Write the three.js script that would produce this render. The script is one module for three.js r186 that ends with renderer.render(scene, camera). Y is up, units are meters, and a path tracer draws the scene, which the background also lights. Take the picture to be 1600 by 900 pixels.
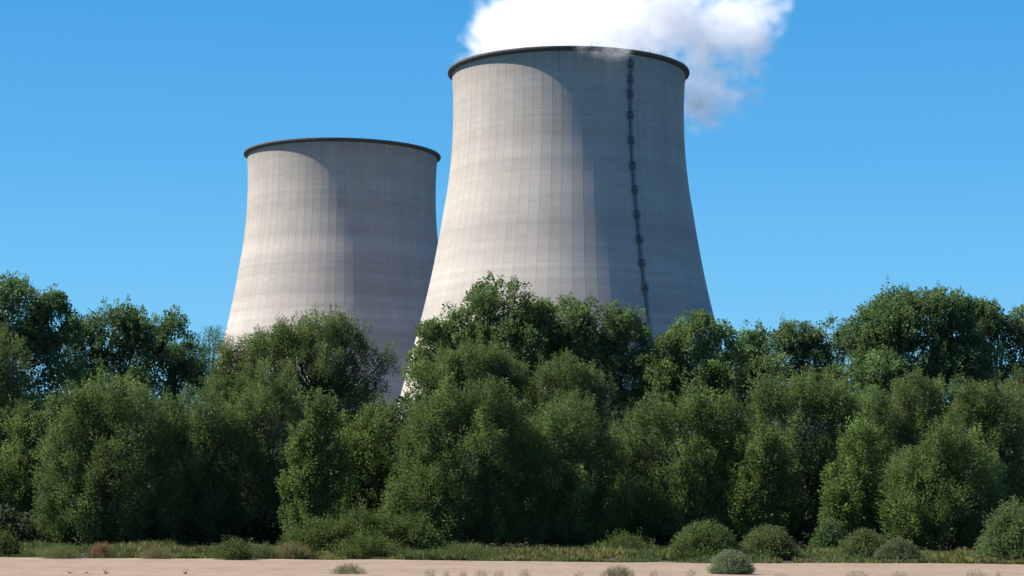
import * as THREE from 'three';
import { mergeGeometries } from 'three/addons/utils/BufferGeometryUtils.js';
import { ImprovedNoise } from 'three/addons/math/ImprovedNoise.js';

// ---------- camera, sky, sun, exposure ----------
const scene = new THREE.Scene();
const F = 3201, PITCH = THREE.MathUtils.degToRad(6.47), CAM_H = 2.6;      // focal length in photo pixels (1600 wide)
const camera = new THREE.PerspectiveCamera(2 * Math.atan(450 / F) * 180 / Math.PI, 1024 / 576, 0.5, 12000);
camera.position.set(0, CAM_H, 0);
camera.lookAt(0, CAM_H + Math.tan(PITCH) * 100, -100);
camera.rotateZ(THREE.MathUtils.degToRad(0.35));
camera.updateMatrixWorld(true);
scene.add(camera);

const renderer = new THREE.WebGLRenderer({ antialias: true });
renderer.setSize(1024, 576);
renderer.toneMapping = THREE.LinearToneMapping;
renderer.toneMappingExposure = 1.9;
renderer.shadowMap.enabled = true;

const SUN_EL = THREE.MathUtils.degToRad(51), SUN_AZ = THREE.MathUtils.degToRad(-89.6);
const SUN = new THREE.Vector3(Math.sin(SUN_AZ) * Math.cos(SUN_EL), Math.sin(SUN_EL), Math.cos(SUN_AZ) * Math.cos(SUN_EL));
{
  // clear late-summer sky: pale at the horizon, deep azure overhead, a soft bright aureole round the sun
  const W = 512, H = 256, a = new Float32Array(W * H * 4), SKY = 1.02 / 1.9;
  const stops = [[0, .290, .690, .980], [3, .250, .645, .965], [6, .185, .555, .920], [10, .112, .445, .850], [15, .066, .352, .775], [25, .062, .198, .600], [45, .046, .124, .470], [90, .034, .092, .390]];
  const v = new THREE.Vector3();
  for (let j = 0; j < H; j++) for (let i = 0; i < W; i++) {
    const el = ((j + .5) / H - .5) * Math.PI, az = ((i + .5) / W - .5) * 2 * Math.PI;
    v.set(Math.cos(el) * Math.cos(az), Math.sin(el), Math.cos(el) * Math.sin(az));
    const d = Math.max(0, el * 180 / Math.PI);
    let k = 0; while (k < stops.length - 2 && d > stops[k + 1][0]) k++;
    const t = Math.min(1, (d - stops[k][0]) / (stops[k + 1][0] - stops[k][0]));
    const cs = Math.max(0, v.dot(SUN)), glow = .25 * Math.pow(cs, 6) + .9 * Math.pow(cs, 40);
    for (let c = 0; c < 3; c++) a[(j * W + i) * 4 + c] = SKY * (stops[k][c + 1] * (1 - t) + stops[k + 1][c + 1] * t) + glow * [.75, .8, .85][c];
    a[(j * W + i) * 4 + 3] = 1;
  }
  const sky = new THREE.DataTexture(a, W, H, THREE.RGBAFormat, THREE.FloatType);
  sky.mapping = THREE.EquirectangularReflectionMapping;
  sky.magFilter = sky.minFilter = THREE.LinearFilter; sky.needsUpdate = true;
  scene.background = sky; scene.environment = sky;
}
const sun = new THREE.DirectionalLight(new THREE.Color(1, .945, .87), 5);
sun.position.copy(SUN).multiplyScalar(1500).add(new THREE.Vector3(0, 0, -450));
sun.target.position.set(0, 0, -450);
sun.castShadow = true;
Object.assign(sun.shadow.camera, { left: -620, right: 620, top: 620, bottom: -620, near: 100, far: 3200 });
sun.shadow.mapSize.set(4096, 4096);
scene.add(sun, sun.target);

// ---------- helpers ----------
function rng(seed) { let s = seed >>> 0; return () => { s = s + 0x6D2B79F5 | 0; let t = Math.imul(s ^ s >>> 15, 1 | s); t = t + Math.imul(t ^ t >>> 7, 61 | t) ^ t; return ((t ^ t >>> 14) >>> 0) / 4294967296; }; }
const N = new ImprovedNoise();
const noise = (x, y, z) => N.noise(x + 37.3, y + 11.7, z + 71.1);
const fbm = (x, y, z, o = 4) => { let s = 0, a = 1, t = 0; for (let i = 0; i < o; i++) { s += a * noise(x, y, z); t += a; a *= .5; x *= 2.03; y *= 2.03; z *= 2.03; } return s / t; };
const clamp = (x, a = 0, b = 1) => Math.min(b, Math.max(a, x));
const smooth = (a, b, x) => { const t = clamp((x - a) / (b - a)); return t * t * (3 - 2 * t); };
const V = (x, y, z) => new THREE.Vector3(x, y, z);
function at(px, py, depth) {                 // place seen at a photo pixel, that many metres ahead
  const d = V((px - 800) / F, (450 - py) / F, -1).applyQuaternion(camera.quaternion);
  return d.multiplyScalar(depth / -d.z).add(camera.position);
}
// ground heights: a low sand bar, then a grassy bank about half a metre above it
const sandEdge = (x) => 134 + 2.2 * noise(x * .06, 0, 3) + .9 * noise(x * .31, 5, 1) - x * .045;
const bankY = (x, z) => { const d = -z - sandEdge(x); return -.35 + .55 * smooth(-3, 9, d) + .10 * noise(x * .15, z * .15, 2) * smooth(0, 6, d) + 1.5 * smooth(250, 600, -z); };
const sandY = (x, z) => { const d = sandEdge(x) + z; return -.06 + .07 * noise(x * .05, z * .02, 8) + .035 * noise(x * .33, z * .2, 4) + .07 * Math.exp(-Math.pow((d - 1.5) / 1.3, 2)) - .6 * smooth(.6, -2.5, d) + .07 * fbm(x * .12, z * .05, 9, 2); };
const topY = (x, z) => Math.max(bankY(x, z), sandY(x, z));
function groundAt(px, py) { for (let d = 85; d < 300; d += .25) { const p = at(px, py, d); if (p.y <= topY(p.x, p.z)) return p.setY(topY(p.x, p.z)); } return at(px, py, 165); }

const used = {};
function numbered(n) { used[n] = (used[n] ?? -1) + 1; return used[n] ? n + '_' + String(used[n]).padStart(3, '0') : n; }
function tag(o, label, category, group, kind) {
  if (label) o.userData.label = label;
  if (category) o.userData.category = category;
  if (group) o.userData.group = group;
  if (kind) o.userData.kind = kind;
  return o;
}
function shadowed(m) { m.castShadow = m.receiveShadow = true; return m; }
function mesh(name, g, m, parent = scene) { const o = shadowed(new THREE.Mesh(g, m)); o.name = parent === scene ? numbered(name) : name; parent.add(o); return o; }
function base(name, p) { const g = new THREE.Group(); g.name = numbered(name); g.position.copy(p); scene.add(g); return g; }
function tex(w, h, f, srgb = false) {
  const a = new Uint8Array(w * h * 4);
  for (let j = 0; j < h; j++) for (let i = 0; i < w; i++) { const c = f(i, j); for (let k = 0; k < 3; k++) a[(j * w + i) * 4 + k] = clamp(c[k]) * 255; a[(j * w + i) * 4 + 3] = 255; }
  const t = new THREE.DataTexture(a, w, h); t.wrapS = t.wrapT = THREE.RepeatWrapping; t.magFilter = THREE.LinearFilter; t.minFilter = THREE.LinearMipmapLinearFilter; t.generateMipmaps = true;
  if (srgb) t.colorSpace = THREE.SRGBColorSpace;
  t.needsUpdate = true; return t;
}

// ---------- ground ----------
{
  const strip = (name, xs, zs, y, m) => {
    const p = [], uv = [], ix = [];
    zs.forEach((z) => xs.forEach((x) => { p.push(x, y(x, z), z); uv.push(x, z); }));
    for (let j = 0; j < zs.length - 1; j++) for (let i = 0; i < xs.length - 1; i++) { const a = j * xs.length + i, b = a + xs.length; ix.push(a, a + 1, b, a + 1, b + 1, b); }
    const g = new THREE.BufferGeometry(); g.setAttribute('position', new THREE.Float32BufferAttribute(p, 3)); g.setAttribute('uv', new THREE.Float32BufferAttribute(uv, 2)); g.setIndex(ix); g.computeVertexNormals();
    return mesh(name, g, m);
  };
  const range = (a, b, s) => { const r = []; for (let v = a; s > 0 ? v <= b : v >= b; v += s) r.push(v); return r; };
  const soil = tex(512, 512, (i, j) => { const n = .5 + .5 * fbm(i / 40, j / 40, 2, 5); return [.14 + .09 * n, .14 + .10 * n, .08 + .06 * n]; }, true);
  soil.repeat.set(1 / 9, 1 / 9);
  const xs = [-5000, -1500, -500, -200, ...range(-100, 100, 1.5), 200, 500, 1500, 5000];
  const gm = strip('ground', xs, [200, 50, ...range(-90, -120, -10), ...range(-124, -260, -1.5), -300, -400, -600, -1000, -2000, -6000], (x, z) => -z > 119 ? bankY(x, z) : -.6, new THREE.MeshStandardMaterial({ map: soil, roughness: 1 }));
  tag(gm, 'dark grassy soil of the riverbank under the trees', 'ground', null, 'structure');
  const sandTex = tex(1024, 1024, (i, j) => {
    const n = fbm(i / 90, j / 34, 5, 5), f = fbm(i / 7, j / 5, 8, 2), w = smooth(.12, .34, fbm(i / 120 + 9, j / 30, 1, 3));
    const k = 1 + .27 * n + .13 * f - .18 * w - .10 * smooth(.05, .3, fbm(3, j / 60, 11, 3) + .3 * n); return [.537 * k, .466 * k, .380 * k];
  }, true);
  sandTex.repeat.set(1 / 17, 1 / 17);
  const sandBump = tex(512, 512, (i, j) => { const n = .5 + .42 * fbm(i / 26, j / 15, 3, 4) + .12 * fbm(i / 4, j / 4, 6, 2); return [n, n, n]; });
  sandBump.repeat.set(1 / 5, 1 / 5);
  const sm = strip('sand', range(-70, 70, .5), [40, -20, -60, ...range(-80, -141, -.5)], sandY, new THREE.MeshStandardMaterial({ map: sandTex, bumpMap: sandBump, bumpScale: .15, roughness: 1 }));
  tag(sm, 'pale dry sand bar with a worn edge along the foot of the bank', 'sand', null, 'structure');
}

// ---------- cooling towers ----------
// shell radius against height above the camera, measured from the silhouette of the nearer tower
const PROF = [[-2, 71.5], [10, 68.3], [25, 64.3], [40, 60.4], [55, 56.6], [70.1, 52.73], [75.9, 51.3], [85.1, 49.25], [94.4, 47.45], [103.6, 45.85], [110.6, 44.75], [117.6, 43.6], [124.6, 42.75], [131.7, 42.12], [141, 41.75], [150.5, 41.75], [156.4, 42.02], [161, 42.38]].map(([h, r]) => [h + CAM_H, r]);
const curve = new THREE.CatmullRomCurve3(PROF.map(([h, r]) => V(r, h, 0)), false, 'centripetal');
const prof = []; { for (let i = 0; i <= 72; i++) { const p = curve.getPoint(i / 72); prof.push([p.x, p.y]); } }
function radiusAt(h) { let k = 0; while (k < prof.length - 2 && h > prof[k + 1][1]) k++; const [r0, h0] = prof[k], [r1, h1] = prof[k + 1]; return r0 + (r1 - r0) * (h - h0) / (h1 - h0); }
const PANELS = 76, TOP = prof[prof.length - 1][1];
const bands = [[0, .08], [118.5, .05], [102, .07], [88, .05]];
function concreteTex(seed) {
  // u: a quarter of the way round (19 panels); v: the full height. Lift joints every 1.25 m, run-off streaks, tonal bands of separate pours
  const W = 1024, H = 2048, r = rng(seed), P = 19;
  const lifts = 130, liftTone = Array.from({ length: lifts + 1 }, () => r()), panelTone = Array.from({ length: P }, () => r()), cell = Array.from({ length: P * (lifts + 1) }, () => r());
  const streak = Array.from({ length: W }, (_, i) => fbm(i / 5 + seed, 1, 2, 3));
  const drips = Array.from({ length: 90 }, () => [r() * W, r(), .02 + .07 * r(), .5 + r()]);
  const dm = new Float32Array(W * H);
  for (const [x, v0, len, w] of drips) for (let j = Math.floor((v0 - len) * H); j < v0 * H; j++) if (j >= 0 && j < H) for (let i = -2; i <= 2; i++) { const q = (Math.floor(x) + i + W) % W; dm[j * W + q] += .07 * w * Math.exp(-i * i / 1.2) * clamp((j - (v0 - len) * H) / (len * H)); }
  return tex(W, H, (i, j) => {
    const v = j / H, l = v * lifts, li = Math.floor(l), lf = l - li, pi = Math.floor(i / W * P), pf = i / W * P - pi;
    const jl = Math.exp(-Math.pow((lf - .5) / .075, 2)), top = smooth(.45, 1, v);
    const blotch = fbm(i / 110 + seed * 3, j / 160, seed, 4), fine = fbm(i / 6, j / 6, seed + 4, 2);
    const wide = fbm(0, v * 22, seed + 2, 3);                                     // slow change from pour to pour
    let k = 1 + .055 * blotch + .05 * fine + .17 * wide * (1.1 - .75 * top) + .03 * (liftTone[li] - .5) + .028 * (panelTone[pi] - .5) + .03 * (cell[li * P + pi] - .5);
    k += .085 * streak[i] * (.25 + .75 * top);
    k -= (.014 + .042 * top) * jl * (.55 + .9 * cell[(li * P + pi * 7) % cell.length]);
    k -= dm[j * W + i];
    k -= .15 * smooth(.90, 1, v) * clamp(.5 + 2.2 * streak[i], 0, 1.8);
    k -= .02 * top * (Math.exp(-Math.pow(pf / .10, 2)) + Math.exp(-Math.pow((1 - pf) / .05, 2)));
    return [.648 * k, .614 * k, .574 * k];
  }, true);
}
const darkSteel = new THREE.MeshStandardMaterial({ color: new THREE.Color(.10, .105, .12), roughness: .8 });
function box(w, h, d, x, y, z) { const g = new THREE.BoxGeometry(w, h, d); g.translate(x, y, z); return g; }
function bar(a, b, t) { const d = b.clone().sub(a), g = new THREE.BoxGeometry(t, d.length(), t); g.applyQuaternion(new THREE.Quaternion().setFromUnitVectors(V(0, 1, 0), d.normalize())); const c = a.clone().add(b).multiplyScalar(.5); g.translate(c.x, c.y, c.z); return g; }
function shellGeometry(phase) {
  const p = [], uv = [], n = prof.length;
  const pt = (i, j) => { const a = phase + i / PANELS * 2 * Math.PI; return [prof[j][0] * Math.sin(a), prof[j][1], prof[j][0] * Math.cos(a)]; };
  const tv = (i, j) => [i / 19, (prof[j][1] - prof[0][1]) / (TOP - prof[0][1])];
  for (let i = 0; i < PANELS; i++) for (let j = 0; j < n - 1; j++) {
    const q = [[i, j], [i + 1, j], [i + 1, j + 1], [i, j], [i + 1, j + 1], [i, j + 1]];
    for (const [a, b] of q) { p.push(...pt(a, b)); uv.push(...tv(a, b)); }
  }
  // inside face of the shell, 0.25 m in, seen from the mouth
  for (let i = 0; i < PANELS; i++) for (let j = 40; j < n - 1; j++) {
    const s = (a, b) => { const [x, y, z] = pt(a, b), r = Math.hypot(x, z), k = (r - .25) / r; return [x * k, y, z * k]; };
    for (const [a, b] of [[i, j], [i + 1, j + 1], [i + 1, j], [i, j], [i, j + 1], [i + 1, j + 1]]) { p.push(...s(a, b)); uv.push(...tv(a, b)); }
  }
  const g = new THREE.BufferGeometry(); g.setAttribute('position', new THREE.Float32BufferAttribute(p, 3)); g.setAttribute('uv', new THREE.Float32BufferAttribute(uv, 2)); g.computeVertexNormals();
  // panels are only slightly flattened: ease the facet normals towards the round of the shell
  const nn = g.attributes.normal;
  for (let i = 0; i < PANELS * (n - 1) * 6; i++) { const x = p[i * 3], z = p[i * 3 + 2], r = Math.hypot(x, z), ny = nn.getY(i), h = Math.sqrt(1 - ny * ny), f = .52, q = V(nn.getX(i) * f + (1 - f) * h * x / r, ny, nn.getZ(i) * f + (1 - f) * h * z / r).normalize(); nn.setXYZ(i, q.x, q.y, q.z); }
  return g;
}
function ribGeometry() {                     // one thin wind rib following the shell at x = 0, standing a few centimetres proud
  const w = .065, d = .016, p = [], ix = [];
  const c = Math.cos(Math.PI / PANELS);
  prof.forEach(([r, y]) => { p.push(-w, y, r - .05, -w * .7, y, r + d, w * .7, y, r + d, w, y, r - .05); });
  for (let j = 0; j < prof.length - 1; j++) for (let k = 0; k < 3; k++) { const a = j * 4 + k, b = a + 4; ix.push(a, a + 1, b + 1, a, b + 1, b); }
  let g = new THREE.BufferGeometry(); g.setAttribute('position', new THREE.Float32BufferAttribute(p, 3)); g.setIndex(ix); g = g.toNonIndexed(); g.computeVertexNormals();
  return g;
}
const ribG = ribGeometry(), ribM = new THREE.MeshStandardMaterial({ color: new THREE.Color(.32, .295, .265), roughness: .95 });
const rimNoise = tex(512, 64, (i, j) => { const k = 1 + .25 * fbm(i / 6, j / 30, 3, 3); return [.33 * k, .32 * k, .315 * k]; }, true); rimNoise.repeat.set(8, 1);
const rimM = new THREE.MeshStandardMaterial({ map: rimNoise, roughness: .9 });
function coolingTower(center, label, seed, facing) {
  const t = base('cooling_tower', center);
  tag(t, label, 'cooling tower', 'concrete cooling towers');
  const phase = facing + 1.8 * Math.PI / 180;
  const shellM = new THREE.MeshStandardMaterial({ map: concreteTex(seed), roughness: .95 });
  mesh('shell', shellGeometry(phase), shellM, t);
  for (let i = 0; i < PANELS; i++) mesh('rib', ribG, ribM, t).rotation.y = phase + i / PANELS * 2 * Math.PI;
  const R = prof[prof.length - 1][0];
  const ring = new THREE.LatheGeometry([[R - .9, TOP - .4], [R - .05, TOP - 1.15], [R + .5, TOP - .95], [R + 1.4, TOP - .4], [R + 1.45, TOP + .1], [R + 1.4, TOP + .3], [R + 1.15, TOP + .3], [R + 1.1, TOP + .05], [R - .5, TOP + .05], [R - .9, TOP - .4]].map(([x, y]) => new THREE.Vector2(x, y)), 152).toNonIndexed();
  ring.computeVertexNormals();
  mesh('rim', ring, rimM, t);
  const rod = mergeGeometries([box(.07, 1.5, .07, 0, .75, 0), box(.3, .25, .3, 0, .12, 0)]);
  for (let i = 0; i < 12; i++) { const a = facing + (i + .35) / 12 * 2 * Math.PI, o = mesh('lightning_rod', rod, darkSteel, t); o.position.set((R + 1.1) * Math.sin(a), TOP + .28, (R + 1.1) * Math.cos(a)); }
  return t;
}
const c1 = at(888.2, 120.5, 730), c2 = at(535.2, 250, 902);
const face1 = Math.atan2(-c1.x, -c1.z), face2 = Math.atan2(-c2.x, -c2.z);
const tower1 = coolingTower(V(c1.x, 0, c1.z), 'nearer taller-looking cooling tower with steam rising from its mouth and a dark access ladder', 5, face1);
coolingTower(V(c2.x, 0, c2.z), 'farther cooling tower with no steam, standing to the left behind the steaming one', 23, face2);
{
  // access ladder: caged ladder with resting platforms down the shaded side of the nearer tower
  const lad = new THREE.Group(); lad.name = 'access_ladder'; tower1.add(lad);
  lad.userData.label = 'dark caged ladder with small platforms down the shaded side';
  const A = face1 + 30.3 * Math.PI / 180, pt = (h, out, side) => { const r = radiusAt(h) + out; return V(r * Math.sin(A) + side * Math.cos(A), h, r * Math.cos(A) - side * Math.sin(A)); };
  const parts = [];
  for (let h = 30; h < TOP - 3.1; h += 3) {
    for (const s of [-.58, .58]) parts.push(bar(pt(h, .35, s), pt(h + 3, .35, s), .10));
    for (const s of [-.66, 0, .66]) parts.push(bar(pt(h, s ? .85 : 1.15, s), pt(h + 3, s ? .85 : 1.15, s), .06));
    for (let k = 0; k < 3; k++) { const y = h + k; parts.push(bar(pt(y, .35, -.58), pt(y, .35, .58), .08), bar(pt(y + .5, .35, -.66), pt(y + .5, 1.15, 0), .07), bar(pt(y + .5, 1.15, 0), pt(y + .5, .35, .66), .07)); }
    parts.push(bar(pt(h, 0, .3), pt(h, .9, .3), .1), bar(pt(h, 0, -.3), pt(h, .9, -.3), .1));
    parts.push(bar(pt(h, .12, 0), pt(h + 3, .12, 0), .16));
  }
  mesh('cage', mergeGeometries(parts), darkSteel, lad);
  const pg = []; {
    const W = 1.15, D = 1.25, H = 2.3;
    pg.push(box(2 * W, .16, D, 0, 0, D / 2), box(2 * W, .14, D, 0, H, D / 2));
    for (const x of [-W, -W / 3, W / 3, W]) pg.push(box(.1, H, .1, x, H / 2, D));
    for (const x of [-W, W]) pg.push(box(.1, H, .1, x, H / 2, .1), box(.09, .09, D, x, 1.1, D / 2), box(.07, .5, D, x, .3, D / 2));
    pg.push(box(2 * W, .1, .09, 0, 1.1, D), box(2 * W, .45, .06, 0, .3, D), box(2 * W, .09, .09, 0, .7, D), box(2 * W, .09, .09, 0, 1.6, D));
    pg.push(bar(V(-W, 0, D), V(-W, -1.2, 0), .1), bar(V(W, 0, D), V(W, -1.2, 0), .1));
  }
  const platG = mergeGeometries(pg);
  for (const py of [97.5, 121, 143.5, 177, 217, 257, 295.5, 335, 374, 411, 450]) {
    const e = PITCH + Math.atan((450 - py) / F), h = CAM_H + (730 - 37) * Math.tan(e) - 1.2, o = mesh('platform', platG, darkSteel, lad), p = pt(h, -.1, 0);
    o.position.copy(p); o.rotation.y = A; o.scale.setScalar(.88);
  }
}

// ---------- steam ----------
{
  // droplets: small white flakes gathered in puffs, thick in the core over the mouth and torn to wisps downwind
  const r = rng(77), FL = 760, p = [], nrm = [];
  const g1 = () => (r() + r() + r() + r() - 2) * .9;
  for (let i = 0; i < FL; i++) {
    const c = V(g1(), g1(), g1()), a = V(r() - .5, r() - .5, r() - .5).normalize(), b = V(r() - .5, r() - .5, r() - .5).cross(a).normalize(), s = .0205;
    const cc = a.clone().cross(b).normalize();
    for (let k = 0; k < 3; k++) { const w = k * 2.0944; const q = c.clone().addScaledVector(b, s * Math.cos(w)).addScaledVector(cc, s * Math.sin(w)); p.push(q.x, q.y, q.z); nrm.push(a.x, a.y, a.z); }
  }
  const g = new THREE.BufferGeometry(); g.setAttribute('position', new THREE.Float32BufferAttribute(p, 3)); g.setAttribute('normal', new THREE.Float32BufferAttribute(nrm, 3));
  const m = new THREE.MeshPhysicalMaterial({ color: new THREE.Color(.995, .995, .995), roughness: 1, transmission: 1, thickness: 0, side: THREE.DoubleSide, specularIntensity: 0 });
  // [px, py, rx, ry, metres behind the tower axis, thickness across, density]
  const lobes = [
    [890, 112, 150, 30, 0, 30, 1.6], [850, 62, 105, 52, 0, 28, 1.3], [820, 20, 70, 50, 4, 22, 1.0], [920, 50, 120, 70, 0, 28, 1.4], [910, -10, 110, 55, 5, 26, 1.2], [985, 20, 95, 70, 8, 22, .68], [985, -40, 100, 40, 10, 20, .45],
    [1060, 60, 80, 80, 14, 18, .50], [1085, 125, 52, 66, 22, 16, .66], [1102, 155, 40, 36, 26, 12, .50], [1115, 20, 64, 54, 16, 16, .42], [1135, 80, 54, 58, 20, 16, .52], [1165, 35, 52, 52, 20, 13, .42], [1178, 85, 30, 54, 24, 11, .44], [1148, 140, 42, 34, 26, 10, .36], [1105, 190, 42, 20, 28, 10, .15], [1200, 5, 44, 20, 24, 10, .34], [780, 60, 45, 45, 0, 20, .55],
    [960, 80, 30, 7, -46, 3, 3], [940, 77, 34, 5, -46, 3, 2],
  ].map(([px, py, rx, ry, back, rz, d]) => { const dep = 730 + back, c = at(px, py, dep); return { c, rx: rx * dep / F, ry: ry * dep / F, rz, d }; });
  const field = (q) => {
    let s = 0; for (const L of lobes) { const u = (q.x - L.c.x) / L.rx, v = (q.y - L.c.y) / L.ry, w = (q.z - L.c.z) / L.rz, e = u * u + v * v + w * w; if (e < 1.7) s += L.d * Math.pow(Math.max(0, 1 - e / 1.7), 1.2); }
    const n = fbm(q.x * .036 + 1.8 * noise(q.y * .03, q.x * .02, 5), q.y * .036, q.z * .036, 5);
    const soft = clamp(s, 0, .72), torn = 1 - smooth(.8, 1.7, s);             // wisps are torn where it is thin
    return soft * clamp(1 + (n * 4.6 - .15) * torn, 0, 2.2);
  };
  const lo = V(1e9, 1e9, 1e9), hi = V(-1e9, -1e9, -1e9);
  for (const L of lobes) { const e = V(L.rx, L.ry, L.rz).multiplyScalar(1.25); lo.min(L.c.clone().sub(e)); hi.max(L.c.clone().add(e)); }
  hi.y = Math.min(hi.y, at(900, -75, 730).y);
  const M = [], q = V(), mt = new THREE.Matrix4(), eu = new THREE.Euler(), qt = new THREE.Quaternion(), TRY = 520000;
  for (let i = 0; i < TRY; i++) {
    q.set(lo.x + r() * (hi.x - lo.x), lo.y + r() * (hi.y - lo.y), lo.z + r() * (hi.z - lo.z));
    const f = field(q); if (r() > f * .12) continue;
    const rr = Math.hypot(q.x - c1.x, q.z - c1.z), cap = (q.y < TOP + 2.2);
    if (cap && rr > 39.5 && rr < 46 && q.y > TOP - 40 && !(q.y > TOP - 1 && rr > 43.5)) continue;
    if (q.y < TOP - 8 && rr < 46) continue;
    qt.setFromEuler(eu.set(r() * 6.28, r() * 6.28, r() * 6.28)); const s = 1.5 + 1.1 * r();
    mt.compose(q, qt, V(s, s, s)); M.push(mt.clone());
  }
  const steam = new THREE.InstancedMesh(g, m, M.length); M.forEach((x, i) => steam.setMatrixAt(i, x)); shadowed(steam);
  steam.name = 'steam_plume'; scene.add(steam);
  tag(steam, 'white plume of steam blowing to the right from the nearer cooling tower', 'steam', null, 'stuff');
  console.log('steam puffs', M.length);
}

// ---------- foliage ----------
function sprayGeometry(seed, count, len, wid, length, spread, droop = 0) {
  // a twig end: leaves set alternately along an upright axis, each a folded blade of two triangles
  const r = rng(seed), p = [];
  for (let i = 0; i < count; i++) {
    const h = (i + r() * .8) / count * length, az = i * 2.4 + r(), out = spread * (1 - .45 * h / length) * (.25 + .75 * r());
    const c = V(Math.cos(az) * out, h, Math.sin(az) * out);
    const dir = V(Math.cos(az) * .9 + (r() - .5), .35 + .7 * r() - droop, Math.sin(az) * .9 + (r() - .5)).normalize(), side = V(r() - .5, r() - .5, r() - .5).cross(dir).normalize(), up = dir.clone().cross(side).normalize();
    const L = len * (.7 + .6 * r()), Wd = wid * (.7 + .6 * r());
    const a = c, b = c.clone().addScaledVector(dir, L * .5).addScaledVector(side, Wd / 2).addScaledVector(up, Wd * .2), d = c.clone().addScaledVector(dir, L * .5).addScaledVector(side, -Wd / 2).addScaledVector(up, Wd * .2), e = c.clone().addScaledVector(dir, L);
    for (const q of [a, b, e, a, e, d]) p.push(q.x, q.y, q.z);
  }
  const g = new THREE.BufferGeometry(); g.setAttribute('position', new THREE.Float32BufferAttribute(p, 3)); g.computeVertexNormals(); return g;
}
const leafM = new THREE.MeshPhysicalMaterial({ color: new THREE.Color(.84, .84, .84), vertexColors: true, roughness: 1, transmission: .5, thickness: 0, side: THREE.DoubleSide, specularIntensity: .4 });
const leafStuffM = leafM.clone(); leafStuffM.vertexColors = false;
const barkM = new THREE.MeshStandardMaterial({ color: new THREE.Color(.12, .10, .08), roughness: 1 });
const paleBarkM = new THREE.MeshStandardMaterial({ color: new THREE.Color(.26, .23, .19), roughness: 1 });
const KIND = {
  poplar: { sprays: [1, 2, 3].map((s) => sprayGeometry(s, 12, .28, .22, .72, .42)), color: [.128, .200, .056], up: .55, sub: [.75, .95, .8], dens: 1 },
  willow: { sprays: [4, 5, 6].map((s) => sprayGeometry(s, 15, .29, .10, .95, .32)), color: [.126, .192, .044], up: 1.1, sub: [.50, 1.30, .55], dens: 1.1 },
  shoot: { sprays: [7, 8, 9].map((s) => sprayGeometry(s, 14, .25, .14, .95, .28)), color: [.120, .190, .036], up: 1.3, sub: [.48, 1.25, .5], dens: 1.1 },
};
// many twig ends joined into one crown: [matrix, colour, which twig]
function joined(name, sprays, m, list, parent) {
  const src = sprays.map((g) => g.attributes.position.array), total = list.reduce((n, e) => n + src[e[2] % src.length].length, 0);
  const p = new Float32Array(total), c = new Float32Array(total); let o = 0;
  for (const [mat, col, k] of list) {
    const a = src[k % src.length], e = mat.elements;
    for (let i = 0; i < a.length; i += 3, o += 3) {
      const x = a[i], y = a[i + 1], z = a[i + 2];
      p[o] = e[0] * x + e[4] * y + e[8] * z + e[12]; p[o + 1] = e[1] * x + e[5] * y + e[9] * z + e[13]; p[o + 2] = e[2] * x + e[6] * y + e[10] * z + e[14];
      c[o] = col[0]; c[o + 1] = col[1]; c[o + 2] = col[2];
    }
  }
  const g = new THREE.BufferGeometry(); g.setAttribute('position', new THREE.BufferAttribute(p, 3)); g.setAttribute('color', new THREE.BufferAttribute(c, 3)); g.computeVertexNormals();
  triTotal += total / 9;
  return mesh(name, g, m, parent);
}
let triTotal = 0;
function instanced(name, g, m, list, parent) {
  const o = shadowed(new THREE.InstancedMesh(g, m, list.length)), c = new THREE.Color();
  list.forEach(([mat, col], i) => { o.setMatrixAt(i, mat); o.setColorAt(i, c.setRGB(...col)); });
  o.name = name; parent.add(o); return o;
}
const UP = V(0, 1, 0);
function orient(dir, spin) { return new THREE.Quaternion().setFromUnitVectors(UP, dir).multiply(new THREE.Quaternion().setFromAxisAngle(UP, spin)); }
function tube(pts, r0, r1, seg = 5) {        // tapered limb
  const c = new THREE.CatmullRomCurve3(pts), n = Math.max(3, pts.length * 3), g = new THREE.TubeGeometry(c, n, 1, seg), P = g.attributes.position, q = V();
  for (let i = 0; i <= n; i++) { const ctr = c.getPointAt(i / n), k = r0 + (r1 - r0) * i / n; for (let j = 0; j <= seg; j++) { const id = i * (seg + 1) + j; q.fromBufferAttribute(P, id).sub(ctr).multiplyScalar(k).add(ctr); P.setXYZ(id, q.x, q.y, q.z); } }
  g.computeVertexNormals(); return g;
}
let treeSeed = 100, sprayTotal = 0;
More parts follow.
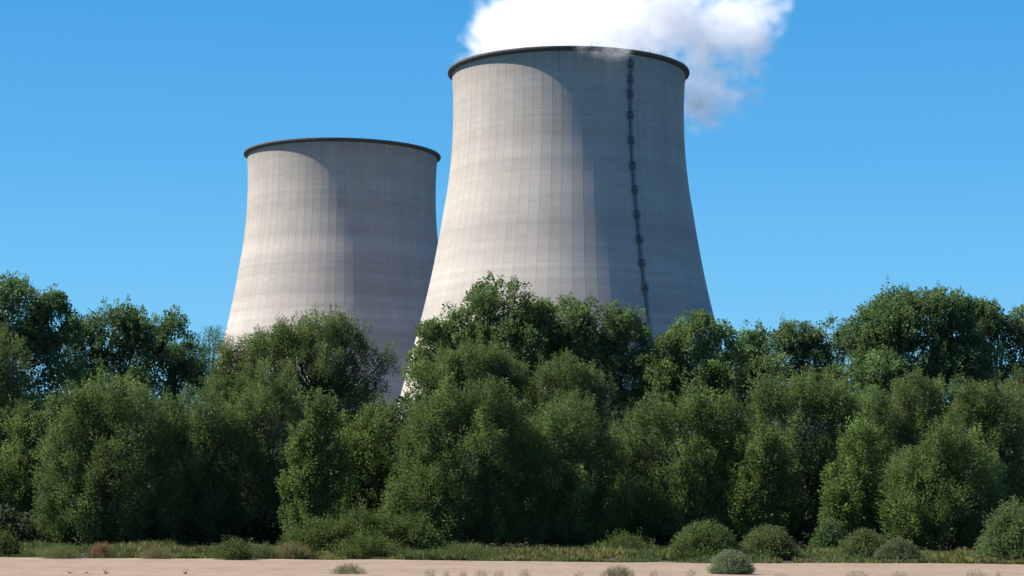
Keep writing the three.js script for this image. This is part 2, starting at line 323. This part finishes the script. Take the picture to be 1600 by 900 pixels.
function tree(kind, name, label, depth, lobes, { tint = [1, 1, 1], dens = 1, baseX, group = 'trees along the riverbank', bark = barkM, category = 'tree', size = 1, gaps = 0 } = {}) {
  const near = 'trees along the riverbank';
  const K = KIND[kind], r = rng(treeSeed++), mean = lobes.reduce((s, l) => s + l[0], 0) / lobes.length;
  if (group === near) { const f = lobes.filter((l) => l[1] > 715); for (const l of f) lobes.push([l[0] + (r() - .5) * 20, 815 + 12 * r(), l[2] * .9, 34]); }
  const deep = (l) => .85 * l[2] * depth / F;                                    // half depth of a crown part, in metres
  if (kind === 'poplar') for (const l of lobes.slice()) {
    for (let i = 0; i < 3; i++) { const a = (r() * 1.5 - .25) * Math.PI, q = .32 + .26 * r(), ry = l[3] * q, z = r() * 1.3 - .9; lobes.push([l[0] + Math.cos(a) * l[2] * .85 * Math.sqrt(1 - z * z * .8), Math.max(l[1] - l[3] + ry * .9, l[1] - Math.max(-.3, Math.sin(a)) * l[3] * .72), l[2] * q, ry, z * deep(l), .82 + .4 * r()]); }
    l[2] *= .9; l[3] *= .92; l[1] += l[3] * .06;
  } else for (const l of lobes.slice()) {    // willows and young trees grow as bundles of upright feathery plumes
    const n = 4 + Math.round(l[2] / 9);
    for (let i = 0; i < n; i++) { const f = ((i + r()) / n * 2 - 1) * 2.0, u = Math.sin(f), c = Math.cos(f), rx = 7 + 6 * r() + l[2] * .05, ry = l[3] * (.36 + .40 * r()), top = l[1] - l[3] * (.55 + .55 * r()) * (1 - .35 * u * u) + (r() < .35 ? l[3] * .45 : 0); lobes.push([l[0] + u * l[2] * .95, top + ry, rx, ry, -c * deep(l) * .95, .74 + .55 * r()]); }
    l[2] *= .74; l[3] *= .80; l[1] += l[3] * .10; l[5] = .85;
  }
  const L = lobes.map(([px, py, rx, ry, dz = 0, tone = 1]) => ({ tone, c: at(px, py, depth + dz), rx: rx * depth / F, ry: ry * depth / F, rz: Math.max(.6, .85 * rx * depth / F) }));
  const b = at(baseX ?? mean, 800, depth); b.y = topY(b.x, b.z);
  const t = base(name, b); tag(t, label, category, group);
  const list = [], off = r() * 50, dirOf = () => { const d = V(0, 0, 0); do d.set(r() * 2 - 1, r() * 2 - 1, r() * 2 - 1); while (d.lengthSq() > 1 || d.lengthSq() < .01); return d.normalize(); };
  const leafAt = (p, out, shade, s) => {
    if (p.y < .1) return;
    const hue = r(), dir = V(out.x * .8 + (r() - .5) * .8, out.y * .5 + K.up + (r() - .5) * .5, out.z * .8 + (r() - .5) * .8).normalize(), yellow = hue > .96 ? 1.18 : 1;
    list.push([new THREE.Matrix4().compose(p, orient(dir, r() * 6.28), V(s, s, s)), [K.color[0] * tint[0] * shade * yellow * (1 + .3 * (hue - .5)), K.color[1] * tint[1] * shade * (yellow > 1 ? 1.1 : 1), K.color[2] * tint[2] * shade], Math.floor(r() * 3)]);
  };
  for (const l of L) {
    l.c.sub(b);
    const area = 4 * Math.PI * Math.pow((Math.pow(l.rx * l.ry, 1.6) + Math.pow(l.rx * l.rz, 1.6) + Math.pow(l.ry * l.rz, 1.6)) / 3, 1 / 1.6);
    // boughs: clumps of twigs of uneven size standing out from the body of the crown
    const boughs = Math.round(area * K.sub[2] * .32 * dens / (K.sub[0] * K.sub[1])) + 3;
    for (let i = 0; i < boughs; i++) {
      const d = dirOf(), k = 1 + .32 * noise(d.x * 2.1 + off, d.y * 2.1, d.z * 2.1 + l.rx), out = .62 + .38 * Math.sqrt(r()), big = .55 + .75 * r();
      const sx = K.sub[0] * big, sy = K.sub[1] * big * (.8 + .4 * r()), c = V(l.c.x + d.x * (l.rx - sx * .4) * out * k, l.c.y + d.y * (l.ry - sy * .4) * out * k, l.c.z + d.z * (l.rz - sx * .4) * out * k);
      if (noise((c.x + off) * .3, c.y * .3, (c.z + off) * .3) < -.26 + gaps || (d.z < -.25 && r() < .5)) continue;
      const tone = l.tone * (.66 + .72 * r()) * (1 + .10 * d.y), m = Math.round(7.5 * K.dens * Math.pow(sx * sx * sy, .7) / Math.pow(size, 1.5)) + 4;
      for (let j = 0; j < m; j++) { const e = dirOf(), q = 1 - .5 * r(); leafAt(V(c.x + e.x * sx * q, c.y + e.y * sy * q, c.z + e.z * sx * q), V(d.x * .5 + e.x * .5, d.y * .4 + e.y * .6, d.z * .5 + e.z * .5), tone * (.75 + .5 * r()), size * (.6 + .5 * r())); }
    }
    // inner leaves, and leading shoots that break the outline
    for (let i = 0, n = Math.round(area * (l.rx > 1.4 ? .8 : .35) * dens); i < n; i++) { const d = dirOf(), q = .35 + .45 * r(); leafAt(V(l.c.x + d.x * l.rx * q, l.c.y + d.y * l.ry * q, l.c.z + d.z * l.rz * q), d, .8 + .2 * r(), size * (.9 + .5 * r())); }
    for (let i = 0, n = Math.round(l.rx * l.rz * (kind === 'poplar' ? .9 : 1.5) * dens); i < n; i++) { const d = dirOf(); d.y = Math.abs(d.y); const h = .4 + .9 * r(), c = V(l.c.x + d.x * l.rx * .9, l.c.y + d.y * l.ry * .92, l.c.z + d.z * l.rz * .9); for (let j = 0; j < 4; j++) leafAt(V(c.x + (r() - .5) * .25, c.y + h * j / 3, c.z + (r() - .5) * .25), V(0, 1, 0), .9 + .25 * r(), size * (.75 - .12 * j)); }
  }
  sprayTotal += list.length;
  joined('crown', K.sprays, leafM, list, t);
  // trunk with a limb into each part of the crown
  const topL = L.reduce((a, c) => c.c.y > a.c.y ? c : a), H = topL.c.y, rad = .012 * H + .06, tr = [];
  const q = (k) => V(topL.c.x * k * k, H * k, topL.c.z * k * k);
  tr.push(tube([q(0).add(V(0, -.3, 0)), q(.25).add(V((r() - .5) * .3, 0, 0)), q(.55).add(V((r() - .5) * .5, 0, 0)), q(1), q(1).add(V(0, topL.ry * .5, 0))], rad, rad * .12, 6));
  for (const l of L) { if (l === topL) continue; const k = clamp((l.c.y - l.ry * .9) / H, .12, .7), s = q(k); tr.push(tube([s, s.clone().lerp(l.c, .5).add(V(0, -.15 * s.distanceTo(l.c), 0)), l.c.clone().add(V(0, l.ry * .4, 0))], rad * .5 * (1 - .5 * k), rad * .1)); }
  for (let i = 0; i < 10; i++) { const l = L[Math.floor(r() * L.length)], s = q(.25 + .5 * r()); const e = V(l.c.x + (r() - .5) * 1.5 * l.rx, l.c.y + (r() - .3) * l.ry, l.c.z + (r() - .5) * 1.5 * l.rz); if (e.y > s.y) tr.push(tube([s, s.clone().lerp(e, .5).add(V(0, -.4, 0)), e], rad * .22, .02, 4)); }
  const g = mergeGeometries(tr); mesh('trunk', g, bark, t);
  return t;
}
const far = 'trees rising behind the riverbank row'
const P = 'poplar_tree', W = 'willow_tree';
// back row, left to right
tree('poplar', P, 'tall dark poplar at the left edge, its top highest left of the towers', 212, [[28, 496, 60, 60], [88, 515, 34, 44], [-25, 515, 50, 58], [40, 570, 80, 60], [-20, 610, 60, 60]], { group: far, tint: [.9, .95, 1.0] });
tree('poplar', P, 'dark poplar with a flat ragged top, second from the left edge', 222, [[176, 525, 50, 50], [128, 545, 32, 48], [214, 535, 24, 50], [170, 600, 60, 50], [110, 620, 40, 50]], { group: far, tint: [.9, .95, 1.0] });
tree('poplar', P, 'narrow dark poplar just left of the thin see-through tree', 226, [[272, 535, 36, 46], [250, 580, 40, 50], [285, 600, 26, 40]], { group: far, tint: [.9, .95, 1.0], dens: .9 });
tree('willow', 'sparse_tree', 'thin bluish see-through tree left of the farther tower', 232, [[318, 545, 20, 42], [322, 590, 30, 40], [300, 580, 16, 50]], { group: far, dens: .36, tint: [.8, .95, 1.3], gaps: .05 });
tree('willow', W, 'broad olive-green willow in front of the farther tower', 205, [[490, 530, 50, 48], [538, 528, 24, 42], [450, 545, 45, 42], [352, 612, 30, 34], [400, 560, 48, 40], [366, 580, 28, 42], [470, 590, 80, 55], [582, 575, 24, 38], [545, 610, 50, 40], [400, 620, 60, 50]], { group: far, tint: [1.0, .98, .95] });
tree('poplar', P, 'large bright poplar hiding the left foot of the steaming tower, highest of its clump', 212, [[790, 488, 50, 52], [752, 500, 40, 50], [716, 525, 40, 48], [680, 552, 34, 46], [655, 590, 24, 50], [830, 510, 32, 48], [780, 570, 60, 60], [700, 600, 50, 50]], { group: far, tint: [1.05, 1.05, .95] });
tree('poplar', P, 'bright poplar in front of the steaming tower, its top left of the ladder foot', 216, [[880, 510, 44, 50], [848, 530, 34, 50], [945, 520, 46, 52], [988, 540, 34, 50], [920, 580, 70, 60], [985, 600, 45, 50], [850, 600, 40, 50]], { group: far });
tree('willow', W, 'round dull-green willow below the highest poplar of the middle clump', 196, [[735, 575, 50, 46], [780, 590, 34, 36], [690, 600, 40, 40], [740, 630, 60, 50]], { group: far });
tree('willow', W, 'grey-olive willow in the dark hollow under the ladder foot', 198, [[880, 592, 40, 38], [915, 610, 30, 32], [850, 625, 30, 40], [890, 650, 50, 40]], { group: far, tint: [1.05, 1, 1.05] });
tree('poplar', P, 'light green poplar at the right foot of the steaming tower', 214, [[1078, 542, 46, 46], [1048, 575, 34, 52], [1126, 556, 30, 48], [1090, 610, 60, 50], [1030, 630, 40, 50]], { group: far, tint: [1.12, 1.12, 1] });
tree('poplar', P, 'loose pointed poplar standing right of the towers under open sky', 224, [[1240, 538, 34, 42], [1208, 548, 34, 42], [1180, 580, 24, 42], [1298, 537, 22, 40], [1270, 565, 36, 48], [1330, 535, 28, 42], [1178, 555, 24, 42], [1230, 610, 70, 50], [1165, 615, 36, 46], [1300, 620, 50, 46]], { group: far, dens: .8, tint: [.95, 1, 1.1] });
tree('poplar', P, 'largest domed poplar on the right, its crown highest right of the towers', 214, [[1438, 500, 62, 52], [1385, 520, 44, 50], [1490, 505, 42, 48], [1350, 548, 30, 46], [1430, 570, 90, 62], [1510, 560, 45, 60], [1360, 610, 50, 50], [1405, 492, 50, 42], [1490, 610, 60, 50]], { group: far, tint: [.92, 1, 1.0] });
tree('poplar', P, 'dark poplar at the right edge, joined to the domed one', 222, [[1560, 524, 40, 46], [1530, 520, 34, 42], [1600, 522, 38, 46], [1640, 540, 40, 55], [1580, 610, 60, 55]], { group: far, tint: [.85, .9, .95] });
// middle and front rows, left to right
tree('willow', W, 'mid-green willow cut by the left edge, below the tallest left poplar', 186, [[8, 560, 28, 48], [-20, 600, 40, 60], [10, 640, 45, 60], [-10, 720, 50, 80]], {});
tree('shoot', 'young_poplar', 'slim young poplar before the dark hollow near the left edge', 172, [[46, 665, 20, 46], [44, 730, 30, 60], [20, 770, 45, 70]], {});
tree('willow', W, 'wide bushy willow on the left, lighter at its top', 166, [[185, 635, 48, 46], [140, 660, 42, 50], [110, 710, 44, 60], [215, 680, 50, 60], [170, 740, 80, 72], [100, 780, 40, 55], [220, 780, 60, 55]], {});
tree('willow', W, 'dark leafy willow below the thin see-through tree', 168, [[290, 655, 44, 56], [330, 690, 36, 52], [295, 730, 60, 75], [330, 770, 45, 62]], { tint: [.88, .92, .95] });
tree('willow', W, 'tall willow in shade left of the small slender tree, rising before the olive one', 170, [[420, 635, 44, 56], [385, 670, 36, 50], [425, 700, 50, 65], [390, 760, 50, 70], [440, 780, 30, 50]], {});
tree('shoot', 'young_poplar', 'small slender tree with a pointed top, above the left end of the weed patch', 160, [[500, 655, 18, 38], [484, 705, 26, 46], [480, 765, 30, 55], [515, 740, 24, 60]], {});
tree('shoot', 'young_poplar', 'young tree with upright shoots above the middle of the weed patch', 168, [[590, 665, 30, 50], [560, 690, 28, 46], [580, 740, 46, 62], [545, 780, 32, 40], [620, 770, 25, 50]], { tint: [1.05, 1, .9] });
tree('willow', W, 'wide pale willow left of the centre, in front of the middle clump', 163, [[705, 640, 40, 42], [665, 675, 40, 52], [760, 645, 40, 46], [790, 670, 30, 50], [720, 720, 80, 70], [650, 750, 36, 70], [700, 785, 70, 60], [790, 760, 40, 70]], { tint: [1, 1.02, .95] });
tree('willow', W, 'bushy willow right of the centre, below the grey-olive one', 165, [[880, 660, 46, 46], [845, 690, 36, 56], [925, 700, 36, 52], [880, 750, 70, 72], [935, 780, 40, 60], [840, 790, 45, 55]], { tint: [.95, 1, .95] });
tree('willow', W, 'broad willow behind the largest round bush on the sand edge', 168, [[1060, 655, 40, 42], [1015, 685, 40, 46], [1110, 660, 36, 50], [985, 720, 34, 60], [1060, 730, 70, 66], [1135, 710, 30, 60], [1020, 790, 60, 55], [1110, 785, 50, 58]], { tint: [1, 1.03, .95] });
tree('shoot', 'young_poplar', 'upright young poplar behind the second round bush', 166, [[1190, 710, 26, 50], [1180, 760, 36, 60], [1215, 740, 26, 60], [1170, 800, 30, 40]], { tint: [1, .98, .9] });
tree('willow', W, 'tall willow below the loose pointed poplar, trunk showing at its foot', 174, [[1215, 630, 36, 48], [1262, 635, 40, 52], [1300, 650, 34, 52], [1250, 700, 60, 62], [1240, 760, 50, 62], [1290, 745, 40, 66]], { bark: paleBarkM, tint: [.95, .97, .95] });
tree('willow', W, 'pale-topped willow right of the one with the showing trunk', 180, [[1432, 622, 34, 32], [1390, 650, 40, 46], [1440, 680, 40, 55], [1365, 700, 40, 60], [1400, 760, 60, 70]], { tint: [1.02, 1, 1.05] });
tree('shoot', 'young_poplar', 'narrow upright young tree with its foot behind the fourth round bush', 162, [[1350, 705, 26, 50], [1335, 755, 34, 58], [1330, 800, 34, 42], [1365, 790, 25, 50]], { tint: [1, 1, .92] });
tree('willow', W, 'low spreading willow at the front right, boughs reaching almost to the ground', 160, [[1480, 715, 46, 46], [1440, 745, 46, 46], [1510, 750, 46, 52], [1465, 790, 74, 52], [1420, 810, 34, 40], [1520, 805, 46, 45]], { tint: [1, 1.03, .92] });
tree('willow', W, 'tall willow close to the right edge, behind the low spreading one', 178, [[1540, 630, 40, 46], [1520, 670, 34, 50], [1575, 680, 40, 55], [1545, 730, 50, 62], [1600, 760, 46, 72]], {});
tree('willow', W, 'dull willow cut by the right edge', 190, [[1608, 610, 36, 46], [1640, 660, 50, 70], [1605, 690, 38, 60], [1630, 780, 50, 70]], { tint: [.92, .95, .95] });
console.log('sprays', sprayTotal, 'triangles', triTotal);
{
  // dark undergrowth and far wood behind the named trees
  const r = rng(9), list = [];
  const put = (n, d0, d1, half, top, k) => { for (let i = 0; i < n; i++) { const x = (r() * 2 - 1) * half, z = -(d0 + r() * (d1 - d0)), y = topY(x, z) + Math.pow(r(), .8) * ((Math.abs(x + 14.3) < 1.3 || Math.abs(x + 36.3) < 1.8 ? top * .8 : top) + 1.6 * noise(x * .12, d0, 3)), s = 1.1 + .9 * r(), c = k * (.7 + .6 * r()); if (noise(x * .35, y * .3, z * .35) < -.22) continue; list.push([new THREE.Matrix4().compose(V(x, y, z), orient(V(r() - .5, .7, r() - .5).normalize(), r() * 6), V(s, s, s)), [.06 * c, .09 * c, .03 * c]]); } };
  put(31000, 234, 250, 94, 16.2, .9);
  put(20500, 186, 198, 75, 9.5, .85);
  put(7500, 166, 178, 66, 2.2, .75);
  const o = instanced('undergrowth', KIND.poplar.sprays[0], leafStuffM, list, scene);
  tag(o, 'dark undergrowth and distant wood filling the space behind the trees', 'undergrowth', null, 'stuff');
}
// ---------- grass, weeds, bushes ----------
function tuftGeometry(seed, blades, h, spread, wid) {
  const r = rng(seed), p = [];
  for (let i = 0; i < blades; i++) {
    const a = r() * 6.28, o = spread * Math.sqrt(r()) * .35, x = Math.cos(a) * o, z = Math.sin(a) * o, lean = spread * (.3 + .7 * r()), b = r() * 6.28, H = h * (.5 + .5 * r()), w = wid * (.6 + .8 * r());
    const A = V(x - Math.cos(b) * w, 0, z - Math.sin(b) * w), B = V(x + Math.cos(b) * w, 0, z + Math.sin(b) * w), C = V(x + Math.cos(a) * lean * .4, H * .6, z + Math.sin(a) * lean * .4), T = V(x + Math.cos(a) * lean, H, z + Math.sin(a) * lean);
    for (const q of [A, B, C, A, C, T]) p.push(q.x, q.y, q.z);
  }
  const g = new THREE.BufferGeometry(); g.setAttribute('position', new THREE.Float32BufferAttribute(p, 3)); g.computeVertexNormals(); return g;
}
const grassM = new THREE.MeshPhysicalMaterial({ color: new THREE.Color(.8, .8, .8), roughness: 1, transmission: .25, thickness: 0, side: THREE.DoubleSide, specularIntensity: .4 });
{
  const r = rng(31), list = [], g = tuftGeometry(2, 14, .34, .22, .02);
  for (let i = 0; i < 34000; i++) {
    const x = (r() * 2 - 1) * 48, d = sandEdge(x) - .8 + 34 * Math.pow(r(), 1.5), z = -d, edge = d - sandEdge(x);
    const pat = fbm(x * .13, z * .1, 4, 3); if (edge < 2.4 && pat + .4 * (r() - .5) < .04) continue; if (edge < 9 && noise(x * .5, z * .4, 21) < -.22) continue;
    const red = smooth(.05, .3, noise(x * .22 + 4, z * .1, 12)), dry = smooth(-.15, .25, fbm(x * .16 + 9, z * .08, 7, 3)), s = (.55 + .8 * r()) * (1 + .9 * clamp(fbm(x * .25, z * .1, 17, 2) * 1.8, -.45, 1));
    const k = .75 + .5 * r(), c = [.120 + .11 * dry + .012 * red, .175 + .045 * dry - .02 * red, .045 + .02 * dry];
    list.push([new THREE.Matrix4().compose(V(x, topY(x, z) - .02, z), orient(UP, r() * 6.28), V(s, s * (.7 + .6 * r()), s)), c.map((v) => v * k)]);
  }
  tag(instanced('bank_grass', g, grassM, list, scene), 'rough green, yellow and reddish grass along the edge of the sand', 'grass', null, 'stuff');
}
const broom = [sprayGeometry(41, 10, .31, .08, 1.0, .16), sprayGeometry(42, 10, .34, .12, .9, .24)];
function bush(name, label, px, py, w, h, color, { n = 900, geo = broom[0], group = 'bushes at the sand edge', category = 'bush', s0 = .75, stem = true, up = 1, depth, rag = 0 } = {}) {
  const r = rng(treeSeed++), b = depth ? at(px, py, depth) : groundAt(px, py); b.y = topY(b.x, b.z) - .03;
  const D = -b.z, rx = w / 2 * D / F, H = h * D / F, t = base(name, b), list = []; tag(t, label, category, group);
  for (let i = 0; i < n; i++) {
    const a = r() * 6.28, el = Math.acos(Math.pow(r(), .8)), rad = 1 - .6 * Math.pow(r(), 1.6), k = 1 + .12 * noise(Math.cos(a) * 2 + px, el * 3, Math.sin(a) * 2) + (.07 + .5 * rag) * (r() - .5) + rag * .5 * noise(Math.cos(a) * 3.5 + px * .3, el * 2.5, Math.sin(a) * 3.5 + py);
    const d = V(Math.cos(a) * Math.sin(el), Math.cos(el), Math.sin(a) * Math.sin(el)), s = s0 * (.6 + .6 * r()) * Math.min(1, H / 1.4);
    const p = V(d.x * rx * rad * k, Math.max(.0, d.y * H * rad * k - .55 * s + (r() < .2 ? rag * .45 * r() : 0)), d.z * rx * .8 * rad * k), q = .72 + .5 * r() + .25 * noise(p.x * 1.5, p.y * 1.5, p.z * 1.5);
    list.push([new THREE.Matrix4().compose(p, orient(V(d.x * .75 + .3 * (r() - .5), .35 + up * Math.max(.3, d.y), d.z * .75 + .3 * (r() - .5)).normalize(), r() * 6.28), V(s, s, s)), color.map((v, j) => v * q * (1 + .12 * (r() - .5)))]);
  }
  joined('foliage', [geo], leafM, list.map((e) => [...e, 0]), t);
  if (stem) { const st = []; for (let i = 0; i < 7; i++) { const a = i * .9 + r(), e = V(Math.cos(a) * rx * .6, H * .7, Math.sin(a) * rx * .5); st.push(tube([V(Math.cos(a) * .1, -.1, Math.sin(a) * .1), V(e.x * .4, H * .4, e.z * .4), e], .035, .01, 4)); } mesh('stem', mergeGeometries(st), barkM, t); }
  return t;
}
const G1 = [.105, .160, .030], G2 = [.122, .170, .042], G3 = [.200, .250, .125];
bush('round_bush', 'largest round dark green bush on the sand edge', 1103, 873, 92, 52, G1, { n: 2200 });
bush('round_bush', 'dull green round bush just right of the largest one', 1200, 873, 74, 46, G2, { n: 1600 });
bush('round_bush', 'olive mounded bush in the middle of the right half of the bank', 1352, 874, 66, 40, G2, { n: 1500 });
bush('round_bush', 'low grey bush leaning against the right side of the olive mounded one', 1404, 878, 54, 30, [.135, .165, .065], { n: 1100 });
bush('shrub', 'grey-green shrub standing on the open sand before the largest bush', 1143, 897, 58, 34, G3, { n: 1500, s0: .5, group: 'plants on the open sand' });
bush('willow_bush', 'tall rounded willow bush at the bottom right corner', 1592, 880, 92, 82, [.120, .190, .050], { n: 2300, s0: 1.0, rag: .5 });
bush('willow_bush', 'smaller willow bush left of the corner one', 1556, 876, 40, 46, [.10, .135, .045], { n: 900 });
bush('leafy_bush', 'small leafy green bush left of the olive mounded one', 1298, 866, 44, 50, [.09, .165, .04], { n: 900, geo: broom[1] });
bush('grass_clump', 'large dark grass clump on the sand, left of the middle', 545, 897, 56, 16, [.12, .14, .05], { n: 800, s0: .42, stem: false, group: 'plants on the open sand', category: 'grass clump' });
bush('grass_clump', 'olive grass clump on the sand at the bottom, right of the middle', 966, 904, 50, 20, [.16, .165, .07], { n: 700, s0: .42, stem: false, group: 'plants on the open sand', category: 'grass clump' });
const sandSpots = [[672, 902, 18, 14, 'first sprig in the row left of the middle at the bottom'], [698, 901, 12, 10, 'thin low sprig second in the row left of the middle'], [724, 903, 12, 12, 'third sprig in the row left of the middle at the bottom'], [752, 903, 20, 14, 'darker wide sprig just left of the middle at the bottom'], [780, 902, 16, 13, 'sprig right at the middle of the bottom edge'], [820, 902, 18, 14, 'sprig between the middle and the olive grass clump'], [905, 904, 22, 12, 'faint wide sprig left of the olive grass clump'], [1022, 902, 14, 12, 'narrow sprig just right of the olive grass clump'], [1082, 903, 16, 14, 'sprig halfway from the olive clump to the grey-green shrub'],
  [1340, 904, 40, 14, 'wide low tuft below the olive mounded bush'], [1405, 903, 30, 12, 'small tuft below the low grey bush'], [1525, 904, 36, 16, 'green tuft at the bottom right on the sand'], [1560, 901, 10, 9, 'tiny sprig right of the bottom right tuft'], [1222, 904, 26, 10, 'faint tuft below the second round bush']];
for (const [px, py, w, h, l] of sandSpots) bush('sand_tuft', l, px, py, w, h, [.20, .19, .10], { n: 60 + w * 5, s0: .36, stem: false, group: 'small tufts on the open sand', category: 'sprig' });
const twigs = [[109, 896, 8, 5, 'dark scrap of driftwood twigs near the left end of the sand'], [136, 896, 6, 4, 'tiny dark twig right of the first scrap on the left sand'], [166, 897, 10, 10, 'forked dry twig standing on the left sand'], [290, 897, 8, 9, 'lone dry twig on the sand below the left bank']];
for (const [px, py, w, h, l] of twigs) {
  const b = groundAt(px, py), r = rng(px), k = -b.z / F, st = [];
  for (let i = 0; i < 4; i++) { const x = (i / 3 - .5) * w * k * 1.2, y = h * k * (.35 + .65 * r()); st.push(tube([V(x * .15, -.03, 0), V(x * .5, y * .55, .03), V(x, y, (r() - .5) * .2)], .02, .006, 4)); }
  b.y -= .01; const o = mesh('dry_twig', mergeGeometries(st), new THREE.MeshStandardMaterial({ color: new THREE.Color(.05, .04, .035), roughness: 1 })); o.position.copy(b); tag(o, l, 'twig', 'twigs on the open sand');
}
{
  // weed patch: nettles and reeds in front of the young trees
  const mounds = [['tall green weed mound at the left end of the weed patch', 500, 866, 100, 44], ['tallest green weed mound in the middle of the weed patch', 572, 866, 116, 58], ['green weed mound at the right end of the weed patch', 640, 866, 80, 48], ['low round weed mound at the front of the weed patch', 575, 872, 90, 28], ['spreading low weeds right of the weed patch', 720, 872, 110, 17], ['pointed leafy weeds on the bank right of the middle', 975, 867, 84, 24], ['green weeds on the bank under the left trees', 365, 874, 54, 24], ['leafy weeds at the left edge of the bank', 5, 870, 40, 30]];
  for (const [l, px, py, w, h] of mounds) bush('weed_mound', l, px, py, w, h, [.094, .142, .022], { n: Math.round(w * h / 3.4), geo: broom[1], group: 'weed mounds on the bank', category: 'weeds', stem: false, up: 1.6, rag: 1.1 });
  const hum = [['reddish dry grass hummock on the left bank', 158, 870, 30, 20, [.30, .17, .075]], ['green grass hummock left of the reddish one', 92, 872, 60, 18, [.18, .20, .055]], ['grey-green grass hummock right of the reddish one', 245, 873, 50, 17, [.20, .19, .08]], ['golden grass hummock left of the weed patch', 455, 873, 60, 22, [.23, .20, .07]], ['green grass hummock beside the golden one', 412, 873, 40, 20, [.13, .17, .05]], ['brown grass hummock below the weed patch', 590, 873, 40, 14, [.26, .19, .075]], ['dark grass hummock at the right foot of the weed patch', 640, 872, 50, 14, [.13, .145, .05]]];
  for (const [l, px, py, w, h, c] of hum) bush('grass_hummock', l, px, py, w, h, c, { n: Math.round(w * h * .9), s0: .5, group: 'grass hummocks on the bank', category: 'grass clump', stem: false, up: 1.6, rag: .5 });
}
console.log('triangles', triTotal);
renderer.render(scene, camera);
